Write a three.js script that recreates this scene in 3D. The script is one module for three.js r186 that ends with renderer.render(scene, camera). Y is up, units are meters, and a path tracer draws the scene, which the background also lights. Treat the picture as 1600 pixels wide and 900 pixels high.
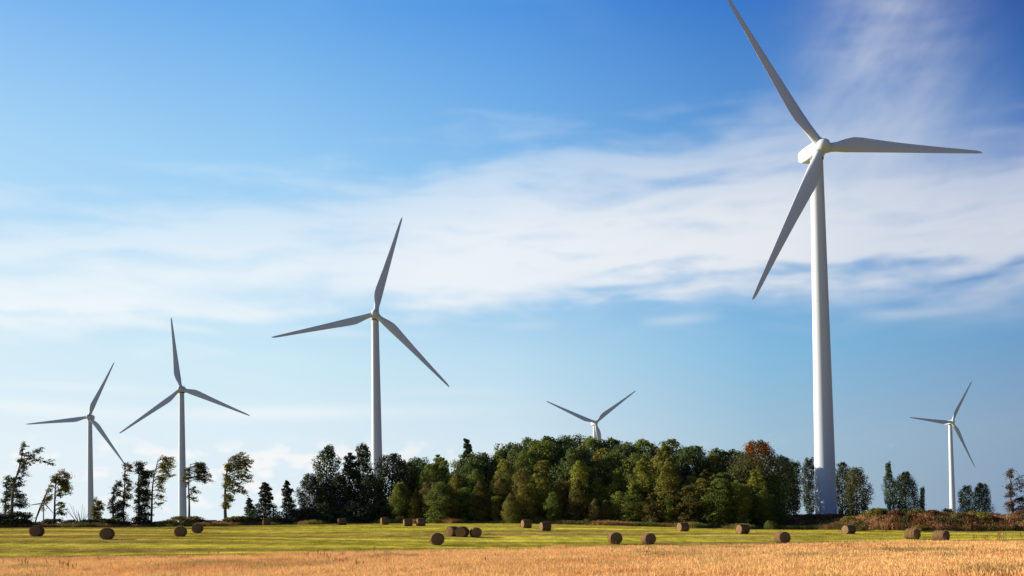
import * as THREE from 'three';
import { mergeGeometries } from 'three/addons/utils/BufferGeometryUtils.js';
import { createNoise2D } from 'simplex-noise';

// ------------------------------------------------------------------ camera, sky, sun, exposure
const RAD = Math.PI / 180;
const EXPOSURE = 2.1;
const scene = new THREE.Scene();
const EYE = 2.2;
const camera = new THREE.PerspectiveCamera(2 * Math.atan(777.5 / 1600) / RAD, 1600 / 900, 0.5, 12000);
camera.setViewOffset(1600, 1555, 0, 0, 1600, 900);          // rising front: the lens is shifted up
camera.position.set(0, EYE, 0);
camera.rotation.order = 'YXZ';
camera.rotation.set(1.7 * RAD, 0, -0.018);
const SUN_AZ = -69, SUN_EL = 20;                             // degrees right of the view axis, above the horizon
const sunDir = new THREE.Vector3(Math.sin(SUN_AZ * RAD) * Math.cos(SUN_EL * RAD), Math.sin(SUN_EL * RAD), -Math.cos(SUN_AZ * RAD) * Math.cos(SUN_EL * RAD));
const sun = new THREE.DirectionalLight(new THREE.Color(1, 0.92, 0.8), 5);
sun.name = 'sun';
sun.target.position.set(0, 10, -180);
sun.position.copy(sun.target.position).addScaledVector(sunDir, 600);
sun.castShadow = true;
sun.shadow.mapSize.set(4096, 4096);
Object.assign(sun.shadow.camera, { left: -300, right: 300, top: 200, bottom: -150, near: 1, far: 1600 });
scene.add(sun, sun.target);

const renderer = new THREE.WebGLRenderer({ antialias: true });
renderer.setSize(1024, 576);
renderer.toneMapping = THREE.LinearToneMapping;
renderer.toneMappingExposure = EXPOSURE;
renderer.shadowMap.enabled = true;

// ------------------------------------------------------------------ helpers
function rngOf(seed) {
  let a = seed >>> 0;
  return () => { a = (a + 0x6D2B79F5) | 0; let t = Math.imul(a ^ (a >>> 15), 1 | a); t = (t + Math.imul(t ^ (t >>> 7), 61 | t)) ^ t; return ((t ^ (t >>> 14)) >>> 0) / 4294967296; };
}
const noiseA = createNoise2D(rngOf(11)), noiseB = createNoise2D(rngOf(23)), noiseC = createNoise2D(rngOf(37));
const clamp = (x, a = 0, b = 1) => Math.min(b, Math.max(a, x));
const lerp = (a, b, t) => a + (b - a) * t;
const sstep = (a, b, x) => { const t = clamp((x - a) / (b - a)); return t * t * (3 - 2 * t); };
const lin = (c) => { c /= 255; return c <= 0.04045 ? c / 12.92 : ((c + 0.055) / 1.055) ** 2.4; };
function fbm(n, x, y, oct = 4, gain = 0.5) { let s = 0, a = 1, t = 0; for (let i = 0; i < oct; i++) { s += a * n(x, y); t += a; a *= gain; x = x * 2.03 + 7.1; y = y * 2.03 - 3.7; } return s / t; }
function table(S, V, x) {                                   // piecewise linear look-up of arrays
  x = clamp(x, S[0], S[S.length - 1]);
  let i = 0; while (i < S.length - 2 && x > S[i + 1]) i++;
  const t = (x - S[i]) / (S[i + 1] - S[i]);
  return Array.isArray(V[i]) ? V[i].map((v, k) => lerp(v, V[i + 1][k], t)) : lerp(V[i], V[i + 1], t);
}

// ------------------------------------------------------------------ sky: clear blue, paler towards the sun and the horizon, with cirrus
{
  const W = 4096, H = 2048, data = new Float32Array(W * H * 4);
  const EL = [0, 4.5, 9.4, 14, 19.8, 27.3, 48, 90];
  const D = [0, 43, 56, 69, 83, 96, 128, 180];                        // degrees of azimuth away from the sun
  const C = [                                               // display colours
    [[246, 246, 242], [232, 242, 247], [226, 239, 246], [216, 230, 238], [168, 190, 203], [134, 156, 182], [96, 112, 140], [96, 112, 140]],
    [[242, 246, 248], [228, 241, 248], [222, 238, 247], [210, 229, 240], [160, 192, 212], [140, 165, 192], [95, 118, 155], [95, 118, 155]],
    [[235, 244, 250], [212, 236, 248], [204, 233, 246], [186, 220, 239], [132, 186, 222], [108, 158, 201], [75, 112, 165], [75, 112, 165]],
    [[220, 238, 250], [188, 224, 248], [172, 216, 246], [143, 195, 236], [112, 168, 220], [78, 132, 198], [52, 95, 160], [52, 95, 160]],
    [[205, 230, 250], [165, 211, 246], [152, 204, 244], [128, 186, 235], [94, 154, 214], [62, 116, 186], [30, 76, 155], [30, 76, 155]],
    [[170, 212, 250], [112, 174, 238], [102, 168, 233], [82, 150, 225], [52, 114, 198], [30, 70, 150], [16, 55, 145], [16, 55, 145]],
    [[120, 175, 240], [84, 142, 226], [74, 132, 220], [50, 108, 202], [32, 82, 180], [18, 58, 152], [14, 48, 135], [14, 48, 135]],
    [[26, 72, 160], [26, 72, 160], [26, 72, 160], [26, 72, 160], [26, 72, 160], [26, 72, 160], [26, 72, 160], [26, 72, 160]],
  ].map((r) => r.map((c) => c.map(lin)));
  const cloudC = [[253, 252, 249], [243, 249, 252], [243, 248, 251], [240, 244, 248], [236, 238, 241], [226, 229, 235], [150, 166, 200], [150, 166, 200]].map((c) => c.map(lin));
  const AZ = [-180, -120, -70, -26, -14, 0, 14, 26, 70, 120, 180];
  const LOW = [11, 12, 10, 9.9, 10.9, 12.7, 12.6, 12.0, 12.5, 11, 11];
  const UP = [17, 18, 16, 15.0, 17, 19.2, 19.4, 18, 18.5, 17, 17];
  for (let j = 0; j < H; j++) {
    const el = ((j + 0.5) / H - 0.5) * 180;
    for (let i = 0; i < W; i++) {
      const o = (j * W + i) * 4;
      data[o + 3] = 1;
      if (el < -1) { data[o] = 0.10; data[o + 1] = 0.10; data[o + 2] = 0.08; continue; }
      const th = ((i + 0.5) / W - 0.5) * 2 * Math.PI, dx = Math.cos(th), dz = Math.sin(th);
      const az = Math.atan2(dx, -dz) / RAD;
      let d = Math.abs(az - SUN_AZ); if (d > 180) d = 360 - d;
      let e = 0; while (e < EL.length - 2 && el > EL[e + 1]) e++;
      const te = clamp((el - EL[e]) / (EL[e + 1] - EL[e]));
      const c0 = table(D, C[e], d), c1 = table(D, C[e + 1], d);
      let r = lerp(c0[0], c1[0], te), g = lerp(c0[1], c1[1], te), b = lerp(c0[2], c1[2], te);
      const cc = table(D, cloudC, d);
      let a = 0, warm = 0;
      if (el < 62) {
        const lo = table(AZ, LOW, az), up = table(AZ, UP, az);
        const wob = fbm(noiseA, az * 0.05 + 3, el * 0.12, 3);
        const tilt = el - az * 0.035;                        // streaks climb slightly to the west-facing side
        const st = fbm(noiseB, az * 0.042 + tilt * 0.05, tilt * 0.36 + wob * 0.25, 5, 0.5);
        const fine = fbm(noiseC, az * 0.22 + el * 0.25, tilt * 0.8 + wob * 0.5, 4, 0.5);
        // main cirrus band
        const lowEdge = sstep(lo - 0.9, lo + 1.6, el + st * 1.4 + fine * 0.6);
        const topEdge = 1 - sstep(up - 4.2, up + 3.4, el + st * 2.6 + fine * 0.9);
        let band = lowEdge * topEdge * clamp(1.08 + 0.5 * st + 0.16 * fine);
        band *= 1 - 0.42 * sstep(1.2, 0, Math.abs(el - 12.6 - 0.3 * wob)) * sstep(9, 3, Math.abs(az + 12.5));
        band *= 0.3 + 0.7 * sstep(135, 100, d);
        band *= 0.86 + 0.14 * sstep(-0.4, 0.3, fbm(noiseA, az * 0.03 + 40, 2.5, 2));
        a = Math.max(a, band * 0.92);
        // veil under the band
        const veil = sstep(lo - 3.2, lo, el) * sstep(up, lo, el) * clamp(0.25 + 0.5 * st + 0.2 * fine) * sstep(-4, 22, az) * 0.8;
        a = Math.max(a, veil);
        // feathery plume rising out of the band
        const ax = az - 20.2 - (el - 20) * 0.12;
        const fe = fbm(noiseC, (az - el * 0.95) * 0.26, (el + az * 0.6) * 0.12, 5, 0.6);
        const plume = Math.exp(-((ax / (3.7 + 1.8 * sstep(24, 17, el))) ** 2)) * sstep(14, 19, el) * sstep(37, 22, el) * clamp(0.5 + 0.26 * fe + 0.22 * st + 0.14 * fine);
        a = 1 - (1 - a) * (1 - plume * 0.66);
        // other thin feathers over the rest of the dome
        const dist = sstep(24, 40, el) * sstep(60, 42, el) * clamp(fbm(noiseB, az * 0.05 + el * 0.05, el * 0.09 + 9, 4) - 0.15) * 0.5;
        a = 1 - (1 - a) * (1 - dist);
        // thin level streaks low down
        const s1 = Math.exp(-(((el - 7.5 - 0.25 * noiseA(az * 0.05, 8)) / 0.22) ** 2)) * clamp(0.45 + 0.6 * noiseB(az * 0.05 + 5, 1.3));
        const s2 = Math.exp(-(((el - 6.5 - 0.35 * noiseA(az * 0.045, 18)) / 0.4) ** 2)) * clamp(0.5 + 0.7 * noiseB(az * 0.06 + 2, 4.3));
        const s3 = Math.exp(-(((el - 11.0 - 0.4 * noiseA(az * 0.06, 28)) / 0.25) ** 2)) * clamp(0.1 + 0.8 * noiseB(az * 0.11 + 2, 7.3));
        a = 1 - (1 - a) * (1 - 0.75 * s1 * sstep(4, -8, az)) * (1 - 0.6 * s2 * sstep(6, -8, az)) * (1 - 0.4 * s3);
        // little heaped clouds standing on the horizon haze
        const bil = fbm(noiseA, az * 0.34, el * 0.75 + 3, 5, 0.55);
        const cu = sstep(0.02, 0.42, bil + 0.25 * Math.exp(-(((el - 4.1) / 1.1) ** 2)) - 0.02 * Math.abs(az + 14)) * sstep(5.6, 4.0, el) * sstep(0, 2.0, el);
        a = 1 - (1 - a) * (1 - 0.9 * cu * sstep(4, -9, az) - 0.25 * cu * sstep(6, 18, az));
        warm = cu;
      }
      const w = 1 + 0.05 * warm;
      r = lerp(r, cc[0] * w, a); g = lerp(g, cc[1], a); b = lerp(b, cc[2] * (1 - 0.03 * warm), a);
      data[o] = r / EXPOSURE; data[o + 1] = g / EXPOSURE; data[o + 2] = b / EXPOSURE;
    }
  }
  const t = new THREE.DataTexture(data, W, H, THREE.RGBAFormat, THREE.FloatType);
  t.mapping = THREE.EquirectangularReflectionMapping; t.colorSpace = THREE.LinearSRGBColorSpace;
  t.magFilter = t.minFilter = THREE.LinearFilter; t.wrapS = THREE.RepeatWrapping; t.needsUpdate = true;
  scene.background = t; scene.environment = t;
}

// ------------------------------------------------------------------ naming
const taken = {};
function numbered(name) { const n = taken[name] = (taken[name] ?? -1) + 1; return n ? name + '_' + String(n).padStart(3, '0') : name; }
function part(name, geo, mat, parent) { const m = new THREE.Mesh(geo, mat); m.name = name; parent.add(m); return m; }
function thing(name, label, category, [x, y, z], turn = 0, group) {
  const o = new THREE.Group(); o.name = numbered(name); o.position.set(x, y, z); o.rotation.y = turn;
  o.userData = { label, category }; if (group) o.userData.group = group;
  scene.add(o); return o;
}

// ------------------------------------------------------------------ terrain
const XS = [-180, -90, -45, 0, 45, 90, 180], ZS = [0, 45, 85, 120, 150, 185, 225, 270, 340, 450, 650, 1000, 3000];
const GH = [[0, 0.3, 0.8, 1.87, 2.69, 3.58, 3.95, 3, 1.2, -1, -3, -5, -14], [0, 0.3, 0.77, 2.21, 2.79, 3.78, 3.44, 3.23, 1.4, -0.6, -2.4, -5, -14], [0, 0.2, 0.37, 1.66, 2.07, 2.99, 3.81, 3.67, 2.2, 0.3, -2, -5, -14], [0, 0, 0.17, 0.09, 1.35, 2.65, 3.26, 3.31, 2.8, 1.5, -1, -4, -14], [0, -0.1, -0.06, -0.53, 0.51, 1.11, 2.16, 2.58, 2.6, 1.6, -1, -4, -14], [0, -0.2, -0.2, -0.31, -0.51, 0.48, 1.18, 1.8, 2.2, 1.6, -1, -4, -14], [0, -0.2, -0.2, -0.4, -0.3, 0.5, 1.2, 1.8, 2.2, 1.6, -1, -4, -14]];
function hermite(S, val, v) {
  v = clamp(v, S[0], S[S.length - 1]);
  let i = 0; while (i < S.length - 2 && v >= S[i + 1]) i++;
  const h = S[i + 1] - S[i], t = (v - S[i]) / h, n = S.length - 1;
  const slope = (k) => { const a = Math.max(k - 1, 0), b = Math.min(k + 1, n); return (val(b) - val(a)) / (S[b] - S[a]); };
  const t2 = t * t, t3 = t2 * t;
  return (2 * t3 - 3 * t2 + 1) * val(i) + (3 * t2 - 2 * t3) * val(i + 1) + (t3 - 2 * t2 + t) * h * slope(i) + (t3 - t2) * h * slope(i + 1);
}
const TOWER = { x: 67.6, z: -218.2 };
function bankAmount(x, z) {                                 // long earth bank at the edge of the field
  const along = sstep(53, 66, x) * (0.82 + 0.18 * sstep(100, 70, x)), w = Math.abs(z + 181 + (x - 70) * -0.16 + 1.5 * noiseA(x * 0.06, 5));
  return along * sstep(10, 3.2, w);
}
function ground(x, z) {
  let y = hermite(ZS, (k) => hermite(XS, (q) => GH[q][k], x), -z);
  if (z > -400 && z < -100) {
    const dp = Math.hypot((x - TOWER.x) * 0.62, z - TOWER.z);
    const pad = sstep(19, 8, dp);
    y = lerp(y, 3.25, pad);
    y += bankAmount(x, z) * (2.05 + 0.5 * noiseB(x * 0.11, z * 0.11) + 0.25 * noiseA(x * 0.35, z * 0.35));
  }
  return y;
}
const grassEdge = (x) => -(table([-60, -30, 0, 40, 70], [66, 70, 79, 84, 88], x) + 3.5 * noiseA(x * 0.045, 1.7) + 1.6 * noiseB(x * 0.2, 3.3));
const SOIL = {};
function fieldColour(x, z) {                                // mown hay: green regrowth, yellow windrow lines, brown bare strips
  const zr = z + x * 0.03;
  const s1 = fbm(noiseA, x * 0.007, zr * 0.075, 4, 0.6), s2 = fbm(noiseB, x * 0.012 + 9, zr * 0.21, 3), p = fbm(noiseC, x * 0.05, z * 0.09, 4);
  let c = [0.36, 0.31, 0.034];
  const y = sstep(-0.05, 0.45, s1 + 0.5 * s2), br = sstep(0.02, 0.4, -s1 * 0.8 + 0.45 * s2 + 0.2 * p + 0.14 * sstep(-15, -50, x)) ;
  c = c.map((v, k) => lerp(v, [0.58, 0.485, 0.065][k], y * 0.9));
  c = c.map((v, k) => lerp(v, [0.29, 0.19, 0.06][k], br * 0.9));
  const strip = Math.exp(-(((-z - 146 - x * 0.12 - 2 * noiseA(x * 0.03, 2)) / 4.5) ** 2)) * sstep(25, -5, x);
  c = c.map((v, k) => lerp(v, [0.30, 0.185, 0.06][k], strip * 0.8));
  const m = 0.92 + 0.42 * p + 0.2 * noiseA(x * 0.35, z * 0.12) + 0.12 * noiseA(x * 0.9, z * 0.9);
  return c.map((v) => v * m);
}
function soilColour(x, z) {
  const n = fbm(noiseC, x * 0.06, z * 0.06, 4), fine = noiseB(x * 1.1, z * 1.1);
  const edge = grassEdge(x);
  let c = fieldColour(x, z);
  const dry = sstep(edge - 8, edge + 6, z + 4 * n + 2 * fine);
  c = c.map((v, k) => lerp(v, [0.42, 0.235, 0.10][k] * (0.9 + 0.2 * n + 0.1 * fine), dry));
  const b = bankAmount(x, z), padSide = sstep(21, 12, Math.hypot((x - TOWER.x) * 0.62, z - TOWER.z));
  const rough = Math.max(sstep(0.02, 0.3, b), padSide);
  return c.map((v, k) => lerp(v, lerp([0.24, 0.12, 0.055][k], [0.36, 0.21, 0.095][k], sstep(-0.2, 0.5, n + 0.4 * fine)), rough));
}
{
  const X0 = -170, X1 = 170, Z0 = -300, Z1 = 40, N = 2048;
  const px = new Uint8Array(N * N * 4);
  const enc = (v) => { v = clamp(v); return Math.round(255 * (v <= 0.0031308 ? v * 12.92 : 1.055 * v ** (1 / 2.4) - 0.055)); };
  const rnd = rngOf(5);
  for (let j = 0; j < N; j++) for (let i = 0; i < N; i++) {
    const x = X0 + (i + 0.5) / N * (X1 - X0), z = Z1 + (j + 0.5) / N * (Z0 - Z1), o = (j * N + i) * 4;
    if (z > -28) { px[o] = 150; px[o + 1] = 118; px[o + 2] = 78; px[o + 3] = 255; continue; }
    const c = soilColour(x, z), k = 0.82 + 0.36 * rnd();
    px[o] = enc(c[0] * k); px[o + 1] = enc(c[1] * k); px[o + 2] = enc(c[2] * k); px[o + 3] = 255;
  }
  const map = new THREE.DataTexture(px, N, N); map.colorSpace = THREE.SRGBColorSpace; map.magFilter = THREE.LinearFilter; map.minFilter = THREE.LinearFilter; map.needsUpdate = true;
  const nx = 170, nz = 170, pos = [], uv = [], idx = [];
  for (let j = 0; j <= nz; j++) for (let i = 0; i <= nx; i++) {
    const x = lerp(X0, X1, i / nx), z = lerp(Z1, Z0, j / nz);
    pos.push(x, ground(x, Math.min(z, 0)) + 0.05 * noiseA(x * 0.3, z * 0.3), z); uv.push(i / nx, j / nz);
    if (i < nx && j < nz) { const a = j * (nx + 1) + i, b = a + nx + 1; idx.push(a, a + 1, b, a + 1, b + 1, b); }
  }
  const g = new THREE.BufferGeometry(); g.setAttribute('position', new THREE.Float32BufferAttribute(pos, 3)); g.setAttribute('uv', new THREE.Float32BufferAttribute(uv, 2)); g.setIndex(idx); g.computeVertexNormals();
  const m = new THREE.Mesh(g, new THREE.MeshPhysicalMaterial({ map, roughness: 1, specularIntensity: 0 })); m.name = 'hay_field'; m.userData = { kind: 'structure' }; scene.add(m);
  // the land beyond, out to the horizon
  const gx = [], gz = [];
  for (let k = -26; k <= 26; k++) gx.push(Math.sign(k) * (Math.abs(k) * 17 + Math.max(0, Math.abs(k) - 10) ** 3 * 1.7));
  for (let k = 0; k <= 60; k++) gz.push(600 - k * 25 - Math.max(0, k - 30) ** 2.6 * 1.0);
  const p2 = [], c2 = [], i2 = [];
  for (let j = 0; j < gz.length; j++) for (let i = 0; i < gx.length; i++) {
    const x = gx[i], z = gz[j], inside = x > X0 - 1 && x < X1 + 1 && z > Z0 - 1 && z < Z1 + 1;
    p2.push(x, ground(x, Math.min(z, 0)) - (inside ? 4.5 : 0.25), z);
    const n = fbm(noiseB, x * 0.004, z * 0.006, 4);
    c2.push(lerp(0.14, 0.24, sstep(-0.4, 0.4, n)), lerp(0.14, 0.2, sstep(-0.4, 0.4, n)), 0.05);
    if (i < gx.length - 1 && j < gz.length - 1) { const a = j * gx.length + i, b = a + gx.length; i2.push(a, a + 1, b, a + 1, b + 1, b); }
  }
  const g2 = new THREE.BufferGeometry(); g2.setAttribute('position', new THREE.Float32BufferAttribute(p2, 3)); g2.setAttribute('color', new THREE.Float32BufferAttribute(c2, 3)); g2.setIndex(i2); g2.computeVertexNormals();
  const m2 = new THREE.Mesh(g2, new THREE.MeshStandardMaterial({ vertexColors: true, roughness: 1 })); m2.name = 'ground'; m2.userData = { kind: 'structure' }; scene.add(m2);
}

// ------------------------------------------------------------------ wind turbines
const paint = new THREE.MeshPhysicalMaterial({ color: new THREE.Color().setRGB(0.52, 0.53, 0.53), specularIntensity: 0.3, roughness: 0.65 });
const darkSteel = new THREE.MeshStandardMaterial({ color: new THREE.Color().setRGB(0.08, 0.08, 0.09), roughness: 0.6, metalness: 0.4 });
const concrete = new THREE.MeshStandardMaterial({ color: new THREE.Color().setRGB(0.32, 0.30, 0.27), roughness: 0.95 });
const RB = 38.5;
function bladeGeometry() {                                  // along +y, trailing edge to -x (the side it turns away from)
  const rows = [[0.9, 1.9, 1.9, 0, 0], [1.9, 1.9, 1.9, 0, 0.02], [3.4, 2.05, 1.7, 14, 0.12], [5.4, 2.75, 1.15, 14, 0.2], [7.6, 3.2, 0.82, 12, 0.26], [9.6, 3.12, 0.66, 10, 0.27], [13, 2.75, 0.5, 7, 0.27], [18, 2.25, 0.38, 4.5, 0.27], [24, 1.75, 0.28, 2.5, 0.27], [30, 1.28, 0.19, 1, 0.27], [34.5, 0.95, 0.13, 0, 0.28], [37, 0.72, 0.09, 0, 0.3], [38.1, 0.45, 0.06, 0, 0.32], [38.5, 0.16, 0.03, 0, 0.34]];
  const n = 20, pos = [], idx = [];
  rows.forEach(([y, chord, thick, twist, off]) => {
    const af = sstep(2.2, 7, y), c = Math.cos(twist * RAD), s = Math.sin(twist * RAD);
    for (let k = 0; k < n; k++) {
      const a = k / n * 2 * Math.PI, u = Math.cos(a);        // u=+1 leading edge, -1 trailing edge
      const t = lerp(1, 0.35 + 0.65 * sstep(-1.05, 0.45, u), af);
      const x = chord * 0.5 * u - off * chord, z = thick * 0.5 * Math.sin(a) * t;
      pos.push(x * c + z * s, y, -x * s + z * c + 0.014 * y * y / RB);
    }
  });
  for (let r = 0; r < rows.length - 1; r++) for (let k = 0; k < n; k++) { const a = r * n + k, b = r * n + (k + 1) % n; idx.push(a, a + n, b, b, a + n, b + n); }
  const tip = pos.length / 3; pos.push(0, 38.56, 0.54); for (let k = 0; k < n; k++) idx.push((rows.length - 1) * n + k, tip, (rows.length - 1) * n + (k + 1) % n);
  const g = new THREE.BufferGeometry(); g.setAttribute('position', new THREE.Float32BufferAttribute(pos, 3)); g.setIndex(idx); g.computeVertexNormals(); return g;
}
function nacelleGeometry() {                                // along z: front (+) at 2.3, rear at -7.2 ; a rounded housing with a raked tail
  const s = [[1.62, 0.9, 0.8, 0.9], [1.52, 1.2, 1.15, 1.25], [0.9, 1.42, 1.5, 1.5], [-2, 1.5, 1.6, 1.58], [-3.9, 1.5, 1.45, 1.56], [-5.0, 1.42, 0.95, 1.48], [-5.45, 1.3, 0.7, 1.36], [-5.6, 1.1, 0.55, 1.15]];
  const n = 32, pos = [], idx = [];
  for (const [z, w, dn, up, ] of s) for (let k = 0; k < n; k++) {
    const a = k / n * 2 * Math.PI, c = Math.cos(a), q = Math.sin(a), e = 0.3;
    pos.push(w * Math.sign(c) * Math.abs(c) ** e, (q > 0 ? up : dn) * Math.sign(q) * Math.abs(q) ** e, z);
  }
  for (let r = 0; r < s.length - 1; r++) for (let k = 0; k < n; k++) { const a = r * n + k, b = r * n + (k + 1) % n; idx.push(a, a + n, b, b, a + n, b + n); }
  for (const r of [0, s.length - 1]) { const c = pos.length / 3; pos.push(0, r ? 0.4 : 0.1, s[r][0]); for (let k = 0; k < n; k++) r ? idx.push(r * n + k, c, r * n + (k + 1) % n) : idx.push(r * n + k, r * n + (k + 1) % n, c); }
  const g = new THREE.BufferGeometry(); g.setAttribute('position', new THREE.Float32BufferAttribute(pos, 3)); g.setIndex(idx); g.computeVertexNormals(); return g;
}
const bladeG = bladeGeometry(), nacelleG = nacelleGeometry();
const spinnerG = new THREE.LatheGeometry([[0, 2.35], [0.45, 2.28], [0.95, 2.0], [1.3, 1.5], [1.52, 0.8], [1.58, 0], [1.58, -1.1], [1.4, -1.35], [0, -1.36]].map(([r, y]) => new THREE.Vector2(r, y)), 36).rotateX(Math.PI / 2);
const collarG = new THREE.CylinderGeometry(1.08, 1.08, 0.5, 28).translate(0, 1.45, 0);
const vaneG = mergeGeometries([new THREE.CylinderGeometry(0.05, 0.05, 1.3, 8).translate(0, 0.65, 0), new THREE.CylinderGeometry(0.04, 0.04, 1.2, 8).rotateX(Math.PI / 2).translate(0, 0.9, 0), new THREE.BoxGeometry(0.04, 0.45, 0.5).translate(0, 1.1, -0.5)]);
function turbine(label, hub, yawDeg, phase) {
  const yaw = yawDeg * RAD, tilt = 5 * RAD, over = 2.1;
  const bx = hub[0] - Math.sin(yaw) * over, bz = hub[2] - Math.cos(yaw) * over, by = ground(bx, bz);
  const t = thing('wind_turbine', label, 'wind turbine', [bx, by, bz], 0, 'wind turbines of the wind farm');
  const H = hub[1] - by, top = H - 1.95;
  const prof = []; for (let k = 0; k <= 24; k++) prof.push(new THREE.Vector2(lerp(2.22, 1.32, (k / 24) ** 1.05), top * k / 24));
  const tower = part('tower', new THREE.LatheGeometry(prof, 48), paint, t);
  for (const q of [0.27, 0.6]) part('flange', new THREE.CylinderGeometry(lerp(2.22, 1.32, q ** 1.05) + 0.018, lerp(2.22, 1.32, q ** 1.05) + 0.018, 0.16, 48).translate(0, top * q, 0), paint, tower);
  part('foundation', new THREE.CylinderGeometry(3.1, 3.4, 0.9, 40).translate(0, -0.25, 0), concrete, t);
  const n = part('nacelle', nacelleG, paint, t); n.position.set(0, H + 0.05, 0); n.rotation.set(0, yaw, 0);
  const yr = part('yaw_ring', new THREE.CylinderGeometry(1.5, 1.42, 0.45, 40), darkSteel, n); yr.position.set(0, -1.85, 0);
  const v = part('wind_vane', vaneG, darkSteel, n); v.position.set(0.3, 1.5, -4.4);
  const a = new THREE.Vector3(Math.sin(yaw) * Math.cos(tilt), Math.sin(tilt), Math.cos(yaw) * Math.cos(tilt));
  const e1 = new THREE.Vector3(Math.cos(yaw), 0, -Math.sin(yaw)), e2 = new THREE.Vector3().crossVectors(a, e1);
  const hp = new THREE.Vector3(hub[0] - bx, H, hub[2] - bz);
  const h = part('hub', spinnerG, paint, t); h.position.copy(hp); h.quaternion.setFromRotationMatrix(new THREE.Matrix4().makeBasis(e1, e2, a));
  for (let k = 0; k < 3; k++) {
    const p = phase + k * 2 * Math.PI / 3, dir = e1.clone().multiplyScalar(Math.cos(p)).addScaledVector(e2, Math.sin(p));
    const side = new THREE.Vector3().crossVectors(dir, a);
    const q = new THREE.Quaternion().setFromRotationMatrix(new THREE.Matrix4().makeBasis(side, dir, a));
    const b = part('blade', bladeG, paint, t); b.position.copy(hp); b.quaternion.copy(q);
    const c = part('blade_collar', collarG, paint, b);
  }
}
turbine('largest white wind turbine, standing on a raised pad beside the red-topped maple', [66.6, 81.3, -213.8], 12.6, 2.12);
turbine('wind turbine rising behind the dark broadleaf trees at the end of the wood', [-49.3, 82.1, -375.7], 8, 1.29);
turbine('wind turbine between two wind-bent trees of the thin tree row', [-172.1, 78, -533.1], 6, 1.70);
turbine('wind turbine behind the leafless bush in the thin tree row', [-268.5, 77.8, -650.1], 4.7, 1.16);
turbine('wind turbine mostly hidden behind the wood, only two blades and the tower top showing', [60.1, 75.7, -722.6], 11.6, 0.64);
turbine('small wind turbine with a half sunlit tower behind the rust-coloured bank', [331, 75.7, -766.1], 17.9, 0.97);
turbine('tiny far-off wind turbine seen through the gap of the leaning poplar', [-1074.2, 79.3, -2345.9], 23, 1.22);

// ------------------------------------------------------------------ trees
const barkDark = new THREE.MeshStandardMaterial({ color: new THREE.Color().setRGB(0.075, 0.06, 0.045), roughness: 1 });
const barkGrey = new THREE.MeshStandardMaterial({ color: new THREE.Color().setRGB(0.13, 0.11, 0.09), roughness: 1 });
const leafMat = (r, g, b, t = 0.32) => new THREE.MeshPhysicalMaterial({ color: new THREE.Color().setRGB(r, g, b), vertexColors: true, roughness: 0.85, transmission: t, thickness: 0, side: THREE.DoubleSide, specularIntensity: 0.1 });
function tube(points, r0, r1, sides = 7) {
  const curve = new THREE.CatmullRomCurve3(points.map((p) => new THREE.Vector3(...p))), n = Math.max(4, points.length * 3);
  const g = new THREE.TubeGeometry(curve, n, 1, sides, false), p = g.attributes.position;
  for (let i = 0; i <= n; i++) {
    const c = curve.getPointAt(i / n), r = lerp(r0, r1, i / n);
    for (let k = 0; k <= sides; k++) { const q = i * (sides + 1) + k; p.setXYZ(q, c.x + (p.getX(q) - c.x) * r, c.y + (p.getY(q) - c.y) * r, c.z + (p.getZ(q) - c.z) * r); }
  }
  g.deleteAttribute('uv'); return g;
}
function leaves(clumps, size, rnd, tone = 0.3) {            // clumps: [x, y, z, rx, ry, rz, count, tint]
  const pos = [], nor = [], col = [], idx = [];
  const u = new THREE.Vector3(), v = new THREE.Vector3(), n = new THREE.Vector3(), o = new THREE.Vector3();
  for (const [cx, cy, cz, rx, ry, rz, count, tint] of clumps) {
    const ct = 1 + tone * (rnd() - 0.5), hue = rnd();
    for (let k = 0; k < count; k++) {
      const a = rnd() * 2 * Math.PI, q = rnd() * 2 - 1, s = Math.sqrt(1 - q * q), r = 0.25 + 0.75 * rnd() ** 0.55 + (rnd() < 0.12 ? 0.25 * rnd() : 0);
      o.set(s * Math.cos(a), q, s * Math.sin(a));
      n.set(rnd() - 0.5, rnd() - 0.5, rnd() - 0.5).multiplyScalar(1.7).add(o); n.y += 0.35; n.normalize();
      u.set(rnd() - 0.5, rnd() - 0.5, rnd() - 0.5).cross(n).normalize(); v.crossVectors(n, u);
      const L = size * (0.6 + 0.8 * rnd()), w = L * (0.45 + 0.3 * rnd());
      const x = cx + o.x * rx * r, y = cy + o.y * ry * r, z = cz + o.z * rz * r, b = pos.length / 3;
      for (const [f, h] of [[-1, 0], [0, -1], [1, 0], [0, 1]]) { const lift = f === 0 ? L * 0.12 : 0; pos.push(x + u.x * L * 0.5 * f + v.x * w * 0.5 * h + n.x * lift, y + u.y * L * 0.5 * f + v.y * w * 0.5 * h + n.y * lift, z + u.z * L * 0.5 * f + v.z * w * 0.5 * h + n.z * lift); nor.push(n.x, n.y, n.z); }
      const m = ct * (0.8 + 0.4 * rnd()), T = tint || [1, 1, 1];
      const cr = m * (0.86 + 0.36 * hue * rnd() + 0.1) * T[0], cg = m * T[1], cb = m * (0.9 + 0.2 * rnd()) * T[2];
      for (let i = 0; i < 4; i++) col.push(cr, cg, cb);
      idx.push(b, b + 1, b + 2, b, b + 2, b + 3);
    }
  }
  const g = new THREE.BufferGeometry(); g.setAttribute('position', new THREE.Float32BufferAttribute(pos, 3)); g.setAttribute('normal', new THREE.Float32BufferAttribute(nor, 3)); g.setAttribute('color', new THREE.Float32BufferAttribute(col, 3)); g.setIndex(idx); return g;
}
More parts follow.
